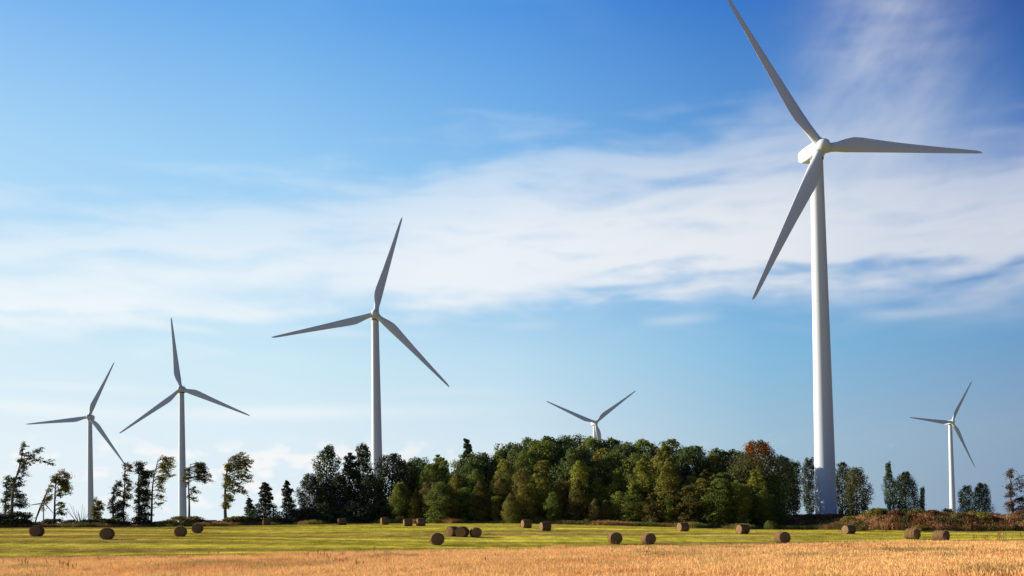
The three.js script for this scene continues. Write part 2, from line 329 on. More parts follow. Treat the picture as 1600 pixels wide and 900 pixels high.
// a grown tree of unit kind; returns { trunk, crown } geometries for the height h
function grow(seed, h, { base = 0.12, profile, radius, clumps = 46, perClump = 80, leaf = 0.34, trunkR = 0.26, lean = 0, squash = 0.8, tintTop }) {
  const rnd = rngOf(seed), list = [], limbs = [];
  const axis = (t) => [lean * t * t * h + 0.25 * Math.sin(seed + t * 4) * t, t * h * 0.97, 0.25 * Math.cos(seed * 1.7 + t * 3.3) * t];
  limbs.push(tube([0, 0.25, 0.5, 0.75, 0.97].map(axis), trunkR, 0.04, 8));
  for (let k = 0; k < clumps; k++) {
    const t = base + (1 - base) * ((k + rnd()) / clumps) ** 0.92, pr = profile(t) * radius * (1 + 0.28 * Math.sin(seed * 2.3 + t * 9.5) * Math.sin(seed + t * 5.1)), c = axis(t);
    const a = k * 2.399 + rnd() * 0.9, rr = pr * (0.35 + 0.55 * rnd() ** 0.6) * (0.82 + 0.4 * rnd());
    const cr = Math.max(0.45, pr * (0.3 + 0.24 * rnd()) + 0.25);
    const p = [c[0] + Math.cos(a) * rr, c[1] + (rnd() - 0.5) * 0.6, c[2] + Math.sin(a) * rr];
    list.push([p[0], Math.min(p[1], h - cr * squash * 0.7), p[2], cr, cr * squash, cr, Math.round(perClump * (0.5 + (cr / radius) * 1.9)), tintTop && t > tintTop[0] + 0.1 * (rnd() - 0.5) && rnd() < 0.85 ? tintTop[1] : null]);
    if (k % 3 === 0 && rr > 0.5) { const q = axis(Math.max(0.06, t - 0.1 - 0.04 * rnd())); limbs.push(tube([q, [lerp(q[0], p[0], 0.55), lerp(q[1], p[1], 0.4), lerp(q[2], p[2], 0.55)], p], trunkR * 0.3 * (1.1 - t), 0.025, 5)); }
  }
  return { trunk: mergeGeometries(limbs), crown: leaves(list, leaf, rnd), h };
}
const P = {
  ovoid: (t) => Math.max(0.16, Math.sin(Math.PI * clamp(0.16 + 0.8 * t)) ** 0.7),
  broad: (t) => Math.max(0.12, Math.sin(Math.PI * clamp(0.12 + 0.86 * t ** 1.1)) ** 0.55),
  spire: (t) => 0.12 + 0.9 * (1 - t) ** 0.8 * sstep(0, 0.12, t),
  column: (t) => 0.45 + 0.55 * Math.sin(Math.PI * clamp(0.08 + 0.84 * t)),
};
const ash = [101, 102, 103, 104, 105].map((s, i) => grow(s, 18, { profile: P.ovoid, radius: 3.3 + 0.25 * i, base: 0.03, clumps: 66, perClump: 96, leaf: 0.42 }));
const maple = [201, 202, 203, 204].map((s, i) => grow(s, 16, { profile: P.broad, radius: 4.6 + 0.3 * i, base: 0.03, clumps: 84, perClump: 110, leaf: 0.42, trunkR: 0.32 }));
const poplar = [301, 302, 303].map((s) => grow(s, 17, { profile: P.column, radius: 2.0, base: 0.16, clumps: 52, perClump: 85, leaf: 0.36, trunkR: 0.2, squash: 1.1 }));
const spruce = [401, 402, 403].map((s) => grow(s, 11, { profile: P.spire, radius: 2.7, base: 0.03, clumps: 70, perClump: 90, leaf: 0.34, trunkR: 0.2, squash: 0.5 }));
const bush = [501, 502, 503].map((s) => grow(s, 3, { profile: P.broad, radius: 1.7, base: 0.02, clumps: 24, perClump: 80, leaf: 0.28, trunkR: 0.07 }));
const redMaple = grow(611, 18, { profile: P.broad, radius: 6.2, base: 0.05, clumps: 130, perClump: 105, leaf: 0.42, trunkR: 0.36, tintTop: [0.84, [3.1, 0.92, 0.6]] });

const LM = {
  dark: leafMat(0.06, 0.08, 0.028, 0.3), deep: leafMat(0.05, 0.064, 0.027, 0.25), mid: leafMat(0.14, 0.175, 0.03, 0.44), olive: leafMat(0.20, 0.19, 0.032, 0.45),
  lime: leafMat(0.24, 0.25, 0.034, 0.47), bronze: leafMat(0.16, 0.14, 0.034, 0.42), rust: leafMat(0.17, 0.075, 0.035), oliveDark: leafMat(0.085, 0.085, 0.027, 0.34), brown: leafMat(0.10, 0.068, 0.042, 0.3), woodDark: leafMat(0.085, 0.115, 0.03, 0.38), row: leafMat(0.095, 0.09, 0.036, 0.42), pine: leafMat(0.055, 0.085, 0.038, 0.25), dry: leafMat(0.13, 0.1, 0.06),
};
function plant(name, proto, label, category, x, z, h, leaf, { bark = barkDark, turn = 0, spread = 1, group, sink = 0.1 } = {}) {
  const t = thing(name, label, category, [x, ground(x, z) - sink, z], turn, group), s = h / proto.h;
  t.scale.set(s * spread, s, s * spread);
  part(name.includes('bush') || name.includes('shrub') ? 'stem' : 'trunk', proto.trunk, bark, t); part(name.includes('bush') || name.includes('shrub') ? 'foliage' : 'crown', proto.crown, leaf, t);
  return t;
}
// the dense wood in the middle: rows from the field edge backwards, rising to its skyline
{
  const rnd = rngOf(77);
  const SX = [-24, -18, -15, -13, -10, -8, -5, -2, 3, 7, 10, 15, 20, 24, 28, 33, 38, 41, 45, 49, 51], SH = [15.2, 16, 15.6, 16.6, 17, 16.6, 16.6, 18.6, 19.4, 20.2, 19.4, 20.3, 20, 20.1, 20.6, 19.6, 20.2, 19.2, 18, 17.6, 17];
  const front = (x) => -(table([-24, 0, 25, 50], [224, 211, 201, 190], x) + 3.2 * noiseA(x * 0.11, 4));
  const kinds = [
    ['lime', 'ash_tree', ash, 'bright yellow-green tree in the dense wood behind the hay bales'], ['mid', 'ash_tree', ash, 'mid-green oval tree in the dense wood behind the hay bales'],
    ['olive', 'ash_tree', ash, 'olive-green tree in the dense wood behind the hay bales'], ['woodDark', 'maple_tree', maple, 'dark green broad-crowned tree in the dense wood behind the hay bales'],
    ['mid', 'maple_tree', maple, 'mid-green broad-crowned tree in the dense wood behind the hay bales'], ['bronze', 'ash_tree', ash, 'bronze-tinged tree in the dense wood behind the hay bales'],
    ['pine', 'conifer_tree', spruce, 'pointed blue-green conifer in the dense wood behind the hay bales']];
  const pickOf = { 0: [0, 1, 2, 0, 5, 2, 1, 0], 1: [1, 2, 4, 3, 0, 1, 6], 2: [3, 4, 1, 3, 2], 3: [3, 4, 1, 3] };
  for (let row = 0; row < 4; row++) {
    const step = [4.3, 4.1, 4.4, 5.0][row];
    for (let x = -24 + (row % 2) * 1.8; x < 51; x += step * (0.8 + 0.4 * rnd())) {
      const xx = x + (rnd() - 0.5) * 1.2, z = front(xx) - row * 6.5 - rnd() * 3.5 - (row === 0 ? 0 : 1);
      const list = pickOf[row], kd = kinds[list[Math.floor(rnd() * list.length)]];
      const full = table(SX, SH, clamp(xx / (-z) * 240, -24, 51)) * (-z / 240);
      const h = full * [0.52 + 0.3 * rnd(), 0.72 + 0.2 * rnd(), 0.88 + 0.12 * rnd(), 0.97 + 0.08 * rnd()][row];
      plant(kd[1], kd[2][Math.floor(rnd() * kd[2].length)], kd[3], 'tree', xx, z, h, LM[kd[0]], { turn: rnd() * 6.3, spread: kd[2] === spruce ? 0.95 : (kd[2] === maple ? 0.82 : 0.95) + 0.25 * rnd(), group: 'trees of the dense wood' });
    }
  }
  plant('conifer_tree', spruce[1], 'tall conifer whose spire overtops the sloping end of the wood', 'tree', -10, -236, 19.9, LM.pine, { turn: 1, spread: 0.62 });
  plant('conifer_tree', spruce[2], 'narrow conifer spire standing against the red-topped maple', 'tree', 54.2, -232, 18.2, LM.pine, { turn: 2, spread: 0.5 });
  for (let x = -24; x < 43; x += 1.7 + 1.9 * rnd()) {
    const z = front(x) + 0.6 + rnd() * 2.6, q = ['mid', 'olive', 'lime', 'mid', 'bronze'][Math.floor(rnd() * 5)], kind = rnd() < 0.55 ? ash : poplar;
    plant('young_tree', kind[Math.floor(rnd() * 3)], { mid: 'young green tree at the field edge of the wood', olive: 'young olive-green tree at the field edge of the wood', lime: 'young yellow-green tree at the field edge of the wood', bronze: 'young bronze-tinged tree at the field edge of the wood' }[q], 'tree', x, z, 4 + 5.5 * rnd(), LM[q], { turn: rnd() * 6, spread: 1.25 + 0.5 * rnd(), group: 'young trees along the edge of the wood' });
  }
  for (let x = -24; x < 50; x += 2.6 + 3.4 * rnd()) {
    const z = front(x) + 2.2 + rnd() * 1.6, b = ['olive', 'mid', 'mid', 'olive', x > 30 ? 'mid' : 'dry'][Math.floor(rnd() * 5)];
    plant('undergrowth_bush', bush[Math.floor(rnd() * 3)], { olive: 'low olive-green bush along the field edge of the wood', bronze: 'low bronze-brown bush along the field edge of the wood', mid: 'low green bush along the field edge of the wood', dry: 'low straw-brown bush along the field edge of the wood' }[b], 'bush', x, z, 0.8 + 1.0 * rnd(), LM[b], { turn: rnd() * 6, spread: 0.9 + 0.4 * rnd(), group: 'bushes at the edge of the wood' });
  }
}
// single trees round the near turbine
plant('maple_tree', redMaple, 'big dark maple with an orange-red top at the end of the wood', 'tree', 49.2, -203, 17.2, LM.oliveDark, { turn: 0.5, spread: 0.86 });
plant('maple_tree', maple[1], 'dark tree shouldering the red-topped maple, lower than it', 'tree', 57.6, -217, 13.4, LM.dark, { turn: 2.2, spread: 0.72 });
plant('poplar_tree', poplar[0], 'dark narrow tree between the red-topped maple and the large tower', 'tree', 61.6, -224, 12.8, LM.deep, { turn: 1.1, spread: 1.05 });
plant('poplar_tree', poplar[1], 'thin tall poplar just beside the large tower, sky showing through', 'tree', 68.6, -236, 15.6, LM.deep, { turn: 4, spread: 0.72 });
plant('maple_tree', maple[3], 'dense dark olive tree standing alone on the far side of the large tower', 'tree', 64.4, -191.5, 11.4, LM.oliveDark, { turn: 3, spread: 0.72 });
plant('ash_tree', ash[3], 'dark tree peeping out behind the dense dark olive tree by the large tower', 'tree', 72.9, -226, 12.6, LM.dark, { turn: 5, spread: 0.8 });
plant('poplar_tree', poplar[2], 'thin scraggy poplar on the rusty bank beside a rounder tree', 'tree', 75.7, -205, 12.3, LM.dark, { turn: 0.4, spread: 0.62 });
plant('maple_tree', maple[0], 'round-headed dark tree behind the rusty bank, next to the scraggy poplar', 'tree', 78.4, -204, 10.7, LM.dark, { turn: 1.3, spread: 0.74 });
plant('poplar_tree', poplar[0], 'small reddish sapling beside the round-headed dark tree on the bank', 'tree', 83.4, -208, 7.3, LM.bronze, { turn: 2.3, spread: 0.62 });
plant('poplar_tree', poplar[1], 'slim dark tree joined to a round one beyond the small turbine', 'tree', 90.9, -205, 8.4, LM.dark, { turn: 3.3, spread: 1.15 });
plant('maple_tree', maple[2], 'round dark tree beyond the small turbine, beside a slim one', 'tree', 95.0, -207, 8.9, LM.dark, { turn: 0.9, spread: 0.72 });
plant('small_bush', bush[0], 'small dark bush at the foot of the small turbine tower', 'bush', 86.4, -204, 3.6, LM.dark, { spread: 0.6 });

// wind-shaped trees of the thin row: each given by its trunk, its limbs and the clumps at their ends
function shapedTree(seed, label, x, z, trunkPts, r0, limbs, mat, { bark = barkGrey, leaf = 0.25, density = 26 } = {}) {
  const t = thing('wind_bent_tree', label, 'tree', [x, ground(x, z) - 0.1, z], 0, 'trees of the thin windswept row'), rnd = rngOf(seed), list = [];
  const trunk = part('trunk', tube(trunkPts, r0 * 1.2, 0.05, 8), bark, t);
  for (const [pts, r, clumpR] of limbs) {
    const twigs = [], curve = new THREE.CatmullRomCurve3(pts.map((p) => new THREE.Vector3(...p))), n = 3 + Math.round(curve.getLength() / 0.42);
    for (let k = 0; k < n; k++) {
      const u = lerp(0.3, 1.0, k / (n - 1)), c = curve.getPoint(u), s = clumpR * (0.4 + 0.75 * rnd());
      if (clumpR > 0) {
        const tx = c.x + 0.25 + rnd() * 0.9 * (0.4 + clumpR), ty = c.y + (rnd() - 0.45) * 1.1, tz = c.z + (rnd() - 0.5) * 1.6;
        twigs.push(tube([[c.x, c.y, c.z], [lerp(c.x, tx, 0.5), lerp(c.y, ty, 0.6) + 0.08, lerp(c.z, tz, 0.5)], [tx, ty, tz]], 0.022, 0.008, 4));
        for (const f of [0.45, 0.8, 1.1]) list.push([lerp(c.x, tx, f), lerp(c.y, ty, f), lerp(c.z, tz, f), s * 1.15, s * 0.62, s * 0.9, Math.round(density * 0.68 * (0.35 + s))]);
      }
    }
    if (clumpR > 0) for (const f of [0.55, 0.9]) { const c = curve.getPoint(f); list.push([c.x + 0.3, c.y - 0.1, c.z, 1.15, 0.85, 1.0, Math.round(density * 0.55)]); }
    part('limb', mergeGeometries([tube(pts, r * 1.25, 0.025, 5), ...twigs]), bark, t);
  }
  if (list.length) part('crown', leaves(list, leaf, rnd), mat, t);
  return t;
}
// flag(rnd, ...) makes limbs that leave a trunk and stream with the wind (+x), drooping at the ends
function flags(seed, trunkPts, t0, t1, n, len, rise, clumpR, back = 0.25) {
  const rnd = rngOf(seed), curve = new THREE.CatmullRomCurve3(trunkPts.map((p) => new THREE.Vector3(...p))), out = [];
  for (let k = 0; k < n; k++) {
    const u = lerp(t0, t1, (k + rnd() * 0.7) / n), c = curve.getPoint(u), L = len * (0.55 + 0.6 * rnd()), dir = rnd() < back ? -0.45 : 1, dz = (rnd() - 0.5) * L * 0.8, up = rise * (0.5 + rnd());
    out.push([[[c.x, c.y, c.z], [c.x + dir * L * 0.35, c.y + up * 0.8, c.z + dz * 0.4], [c.x + dir * L * 0.72, c.y + up, c.z + dz * 0.8], [c.x + dir * L, c.y + up * 0.75 - L * 0.12, c.z + dz]], 0.07, clumpR * (0.75 + 0.5 * rnd())]);
  }
  return out;
}
{
  const A = [[0, 0, 0], [-0.2, 4, 0], [0.3, 8, 0.3], [1.4, 12, 0.2], [2.0, 15.2, 0]];
  shapedTree(1, 'tall wind-bent poplar with two long flags, over a dark hedge mound', -94.6, -194, A, 0.3, [...flags(11, A, 0.2, 0.55, 9, 1.5, 0.9, 0.62, 0.55), ...flags(12, A, 0.55, 0.98, 8, 1.3, 1.2, 0.42, 0.4),
    [[[0.9, 10.2, 0], [2.2, 12.4, 0.3], [3.6, 14.0, 0.4], [5.0, 15.1, 0.3]], 0.1, 0.5], [[[1.0, 10.9, 0], [2.8, 12.6, -0.3], [5.0, 13.0, -0.4], [7.0, 12.3, -0.3]], 0.1, 0.38]], LM.dark, { density: 22 });
  const A0 = [[0, 0, 0], [0.2, 4, 0], [0.3, 7, 0], [0.8, 9.6, 0]];
  shapedTree(2, 'short ragged tree beside the tall wind-bent poplar', -97.2, -196, A0, 0.2, flags(21, A0, 0.25, 0.98, 11, 1.3, 0.7, 0.6, 0.5), LM.dark, { density: 24 });
  const B = [[0, 0, 0], [0.1, 3.5, 0], [0.2, 7, 0], [0.4, 10.2, 0]];
  shapedTree(3, 'wind-bent tree with a rusty head and one long slanting limb', -88.6, -198, B, 0.24, [...flags(31, B, 0.62, 0.98, 9, 1.9, 0.9, 0.62, 0.3), ...flags(32, B, 0.15, 0.5, 5, 1.5, 1.2, 0.32, 0.1),
    [[[-3.6, 0.8, 0.5], [-2.6, 4, 0.4], [-1.2, 7.4, 0.2], [0.2, 10.6, 0]], 0.14, 0.42], [[[-3.1, 2.2, 0.5], [-1.6, 5.4, 0.5], [-0.6, 6.4, 0.3]], 0.07, 0.3]], LM.bronze, { density: 22 });
  const tw = []; { const r = rngOf(41); for (let k = 0; k < 11; k++) { const a = lerp(-1.2, 0.9, k / 10), L = 3.2 + 2.2 * r(); tw.push([[[0, 0.4, 0], [a * L * 0.3, L * 0.5, (r() - 0.5)], [a * L * 0.62, L * 0.95, (r() - 0.5) * 2]], 0.05, 0]); } }
  shapedTree(4, 'leafless bush with fanning bare twigs in the thin tree row', -84.3, -200, [[0, 0, 0], [-0.1, 1.2, 0], [-0.5, 3, 0]], 0.12, tw, LM.dark);
  const Dp = [[0, 0, 0], [0.1, 2, 0], [0.2, 3.6, 0], [0.1, 5.2, 0]];
  shapedTree(5, 'stubby ivy-brown tree next to the leafless bush', -82.2, -201, Dp, 0.3, flags(51, Dp, 0.1, 0.98, 12, 1.0, 0.5, 0.55, 0.5), LM.bronze, { density: 26 });
  const E = [[0, 0, 0], [0.1, 3, 0], [0.1, 6, 0], [0.5, 9, 0]];
  shapedTree(6, 'low triangular tree against the group of thin poplars', -79.6, -204, E, 0.22, [...flags(61, E, 0.1, 0.6, 13, 2.0, 0.4, 0.6, 0.55), ...flags(62, E, 0.6, 0.98, 6, 1.0, 0.6, 0.5, 0.6)], LM.deep, { density: 24 });
  const F = [[0, 0, 0], [-0.2, 4, 0], [0.1, 8, 0], [0.2, 12.8, 0]];
  shapedTree(7, 'thin upright poplar with a bare lower stem, in the group of poplars', -77.7, -205, F, 0.2, flags(71, F, 0.3, 0.98, 15, 0.9, 0.9, 0.42, 0.45), LM.row, { density: 18 });
  const Gt = [[0, 0, 0], [0.1, 4, 0], [0, 8, 0], [0.2, 12.6, 0]];
  shapedTree(8, 'dense dark upright tree, thickest of the group of poplars', -75.2, -206, Gt, 0.28, flags(81, Gt, 0.12, 0.98, 24, 1.5, 0.7, 0.72, 0.5), LM.deep, { density: 34 });
  const K = [[0, 0, 0], [0.2, 5, 0], [0.5, 9.5, 0], [1.6, 14.2, 0]];
  shapedTree(9, 'wind-bent poplar with hanging tufts and a low round bush at its foot', -73.4, -208, K, 0.24, [...flags(91, K, 0.6, 0.98, 12, 2.9, 0.6, 0.5, 0.12), ...flags(92, K, 0.3, 0.6, 6, 1.7, 0.3, 0.3, 0.3)], LM.olive, { density: 20 });
  const N = [[0, 0, 0], [0.1, 5, 0], [0.0, 9.5, 0], [0.4, 13.4, 0]];
  shapedTree(10, 'wind-bent tree with a drooping dark head on a bare straight stem', -67.6, -214, N, 0.24, [...flags(101, N, 0.68, 0.98, 13, 3.3, 0.3, 0.56, 0.25), ...flags(102, N, 0.35, 0.65, 5, 1.3, 0.2, 0.3, 0.5)], LM.row, { density: 24 });
  const Q = [[0, 0, 0], [-0.1, 5, 0], [0.1, 10, 0], [0.8, 14.4, 0]];
  shapedTree(11, 'wind-bent tree with a leafy column and a fan of streaming branches', -61.6, -220, Q, 0.36, [...flags(111, Q, 0.2, 0.98, 22, 1.1, 0.8, 0.62, 0.5), ...flags(112, Q, 0.66, 0.98, 12, 5.0, 1.0, 0.36, 0), ...flags(113, Q, 0.5, 0.75, 5, 4.2, -0.6, 0.3, 0)], LM.olive, { density: 22 });
}
plant('conifer_tree', spruce[0], 'bushy dark conifer at the open end of the thin tree row', 'tree', -54.6, -226, 9.8, LM.deep, { turn: 0.3, spread: 1.25 });
plant('conifer_tree', spruce[1], 'small bushy conifer in front of the larger one at the end of the thin row', 'tree', -58.3, -227, 6.4, LM.deep, { turn: 2, spread: 1.2 });
plant('conifer_tree', spruce[2], 'slim conifer spire leaning on the dark rounded tree', 'tree', -49.8, -228, 10.0, LM.deep, { turn: 1, spread: 0.85 });
plant('maple_tree', maple[3], 'dark rounded tree where the wood begins, beside the conifers', 'tree', -45.2, -229, 11.4, LM.deep, { turn: 0.2, spread: 0.8 });
plant('poplar_tree', poplar[1], 'tall loose poplar rising out of the dark rounded tree', 'tree', -42.4, -234, 18.2, LM.dark, { turn: 3, spread: 1.1, bark: barkGrey });
plant('ash_tree', ash[0], 'tall loose dark tree beside the turbine tower behind the wood', 'tree', -36.6, -232, 16.2, LM.deep, { turn: 1.4, spread: 1.2 });
plant('poplar_tree', poplar[2], 'ragged tall tree top touching the turbine tower behind the wood', 'tree', -34.2, -235, 18.6, LM.dark, { turn: 2.6, spread: 1.0 });
plant('maple_tree', maple[2], 'very broad dark tree between the turbine tower and the green wood', 'tree', -26.8, -229, 15.8, LM.deep, { turn: 4.4, spread: 1.0 });
plant('maple_tree', maple[0], 'lower dark tree in front of the turbine tower behind the wood', 'tree', -31.4, -228, 11.2, LM.deep, { turn: 5.4, spread: 0.85 });
plant('maple_tree', maple[1], 'dark tree filling the gap below the ragged tall tree top', 'tree', -38.6, -229, 11.0, LM.deep, { turn: 0.8, spread: 0.95 });
plant('maple_tree', maple[2], 'dark rounded tree at the foot of the tall loose poplar', 'tree', -41.6, -228, 9.4, LM.deep, { turn: 2.8, spread: 0.9 });
{
  const rt = [[0, 0, 0], [0.1, 3, 0], [-0.2, 6, 0.2], [0.2, 10, 0]];
  const t = shapedTree(14, 'open reddish-brown tree with thin twigs on the rusty bank', 92.6, -190, rt, 0.26, [...flags(141, rt, 0.25, 0.98, 18, 2.3, 1.1, 0.5, 0.5), ...flags(142, rt, 0.1, 0.5, 8, 2.2, 0.9, 0.45, 0.55)], LM.brown, { density: 11, leaf: 0.24 });
  plant('dark_bush', bush[1], 'dark bush beside the open reddish-brown tree', 'bush', 96.4, -187, 4.8, LM.dark, { spread: 1.1 });
}
{
  const rnd = rngOf(808), tones = [['rust', 'low rust-red bush growing on the earth bank'], ['bronze', 'low bronze-brown bush growing on the earth bank'], ['dark', 'low dark green bush growing on the earth bank'], ['olive', 'low olive bush growing on the earth bank'], ['dry', 'low straw-brown bush growing on the earth bank']];
  for (let k = 0; k < 46; k++) {
    const x = 58 + 50 * rnd(), z = -181 + (x - 70) * 0.16 + 13 * (rnd() - 0.25), t = tones[Math.floor(rnd() * 5)];
    plant('bank_bush', bush[k % 3], t[1], 'bush', x, z, 0.8 + 1.3 * rnd(), LM[t[0]], { turn: rnd() * 6, spread: 1.0 + 0.7 * rnd(), group: 'bushes on the earth bank' });
  }
}
// low hedge under the thin row
{
  const rnd = rngOf(303);
  for (let x = -47; x < -22; x += 1.7 + 0.9 * rnd()) plant('thicket_bush', bush[Math.floor(rnd() * 3)], 'tall dark bush closing the foot of the dark trees where the wood begins', 'bush', x, -224.5 + 1.2 * (rnd() - 0.5), 2.8 + 2.0 * rnd(), rnd() < 0.6 ? LM.deep : LM.dark, { turn: rnd() * 6, spread: 0.85 + 0.3 * rnd(), group: 'thicket at the foot of the dark trees' });
  plant('hedge_bush', bush[2], 'large dark mound of hedge under the tall wind-bent poplar', 'bush', -92.8, -192, 3.3, LM.deep, { spread: 1.5 });
  plant('hedge_bush', bush[1], 'large dark mound of hedge at the foot of the short ragged tree', 'bush', -97.4, -192.5, 3.2, LM.deep, { spread: 1.5, turn: 2 });
  for (let x = -104; x < -36; x += 0.75 + 0.45 * rnd()) {
    const z = -(table([-104, -80, -55, -36], [192, 201, 222, 226], x)) + rnd() * 1.6;
    plant('hedge_bush', bush[Math.floor(rnd() * 3)], 'low dark bush in the hedge below the thin tree row', 'bush', x, z, 1.25 + 0.7 * rnd() ** 2 * (rnd() < 0.3 ? 2 : 1), rnd() < 0.75 ? LM.deep : LM.bronze, { turn: rnd() * 6, spread: 1.2 + 0.5 * rnd(), group: 'low hedge below the thin tree row' });
  }
}

// ------------------------------------------------------------------ round hay bales
function baleEnd(rnd, R) {                                  // coiled straw face: spiral ridges, tone varying along the coil
  const pos = [], col = [], idx = [], rings = 13, n = 34;
  pos.push(0, 0.02, 0); col.push(1, 1, 1);
  for (let r = 1; r <= rings; r++) for (let k = 0; k < n; k++) {
    const a = k / n * 2 * Math.PI, q = r / rings, coil = Math.sin((q * 6.5 + k / n) * 2 * Math.PI), rag = r === rings ? 0.03 * (rnd() - 0.5) : 0;
    pos.push(Math.cos(a) * (R * q + rag), r === rings ? -0.03 : 0.06 * (1 - q * q) + 0.02 * coil + 0.035 * (rnd() - 0.5), Math.sin(a) * (R * q + rag));
    const m = 0.85 + 0.3 * rnd() + 0.12 * coil; col.push(m, m * 0.98, m * 0.92);
  }
  for (let k = 0; k < n; k++) idx.push(0, 1 + (k + 1) % n, 1 + k);
  for (let r = 0; r < rings - 1; r++) for (let k = 0; k < n; k++) { const a = 1 + r * n + k, b = 1 + r * n + (k + 1) % n; idx.push(a, b, a + n, b, b + n, a + n); }
  const g = new THREE.BufferGeometry(); g.setAttribute('position', new THREE.Float32BufferAttribute(pos, 3)); g.setAttribute('color', new THREE.Float32BufferAttribute(col, 3)); g.setIndex(idx); g.computeVertexNormals(); return g;
}
function baleRind(rnd, R, L) {
  const pos = [], col = [], idx = [], m = 18, n = 48;
  for (let j = 0; j <= m; j++) for (let k = 0; k < n; k++) {
    const a = k / n * 2 * Math.PI, t = j / m, r = R * (1 - 0.07 * Math.abs(2 * t - 1) ** 5) + 0.05 * (rnd() - 0.5) + 0.025 * noiseA(j * 0.4 + R * 50, Math.cos(a) * 2) + 0.012 * Math.sin(j * 2.6);
    pos.push(Math.cos(a) * r, (t - 0.5) * L + (j === 0 || j === m ? 0.05 * (rnd() - 0.5) : 0), Math.sin(a) * r);
    const v = 0.75 + 0.4 * rnd() + 0.2 * noiseB(j * 0.5, k * 0.3 + R * 30); col.push(v, v * 0.97, v * 0.9);
  }
  for (let j = 0; j < m; j++) for (let k = 0; k < n; k++) { const a = j * n + k, b = j * n + (k + 1) % n; idx.push(a, a + n, b, b, a + n, b + n); }
  const g = new THREE.BufferGeometry(); g.setAttribute('position', new THREE.Float32BufferAttribute(pos, 3)); g.setAttribute('color', new THREE.Float32BufferAttribute(col, 3)); g.setIndex(idx); g.computeVertexNormals(); return g;
}
function baleStraw(rnd, R, Lb) {                            // loose stalks sticking out of the rind and the rims
  const pos = [], idx = [];
  for (let k = 0; k < 900; k++) {
    const a = rnd() * 2 * Math.PI, rim = rnd() < 0.3, y = rim ? (rnd() < 0.5 ? -0.5 : 0.5) * Lb : (rnd() - 0.5) * Lb, L = 0.05 + 0.14 * rnd() ** 2, w = 0.012, b = pos.length / 3, t = a + (rnd() - 0.5) * 0.35, dy = (rnd() - 0.5) * 0.12 + (rim ? Math.sign(y) * 0.06 : 0), q = R - 0.03;
    pos.push(Math.cos(a) * q, y - w, Math.sin(a) * q, Math.cos(a + 0.012) * q, y + w, Math.sin(a + 0.012) * q, Math.cos(t) * (q + L), y + dy, Math.sin(t) * (q + L)); idx.push(b, b + 1, b + 2);
  }
  const g = new THREE.BufferGeometry(); g.setAttribute('position', new THREE.Float32BufferAttribute(pos, 3)); g.setIndex(idx); g.computeVertexNormals(); return g;
}
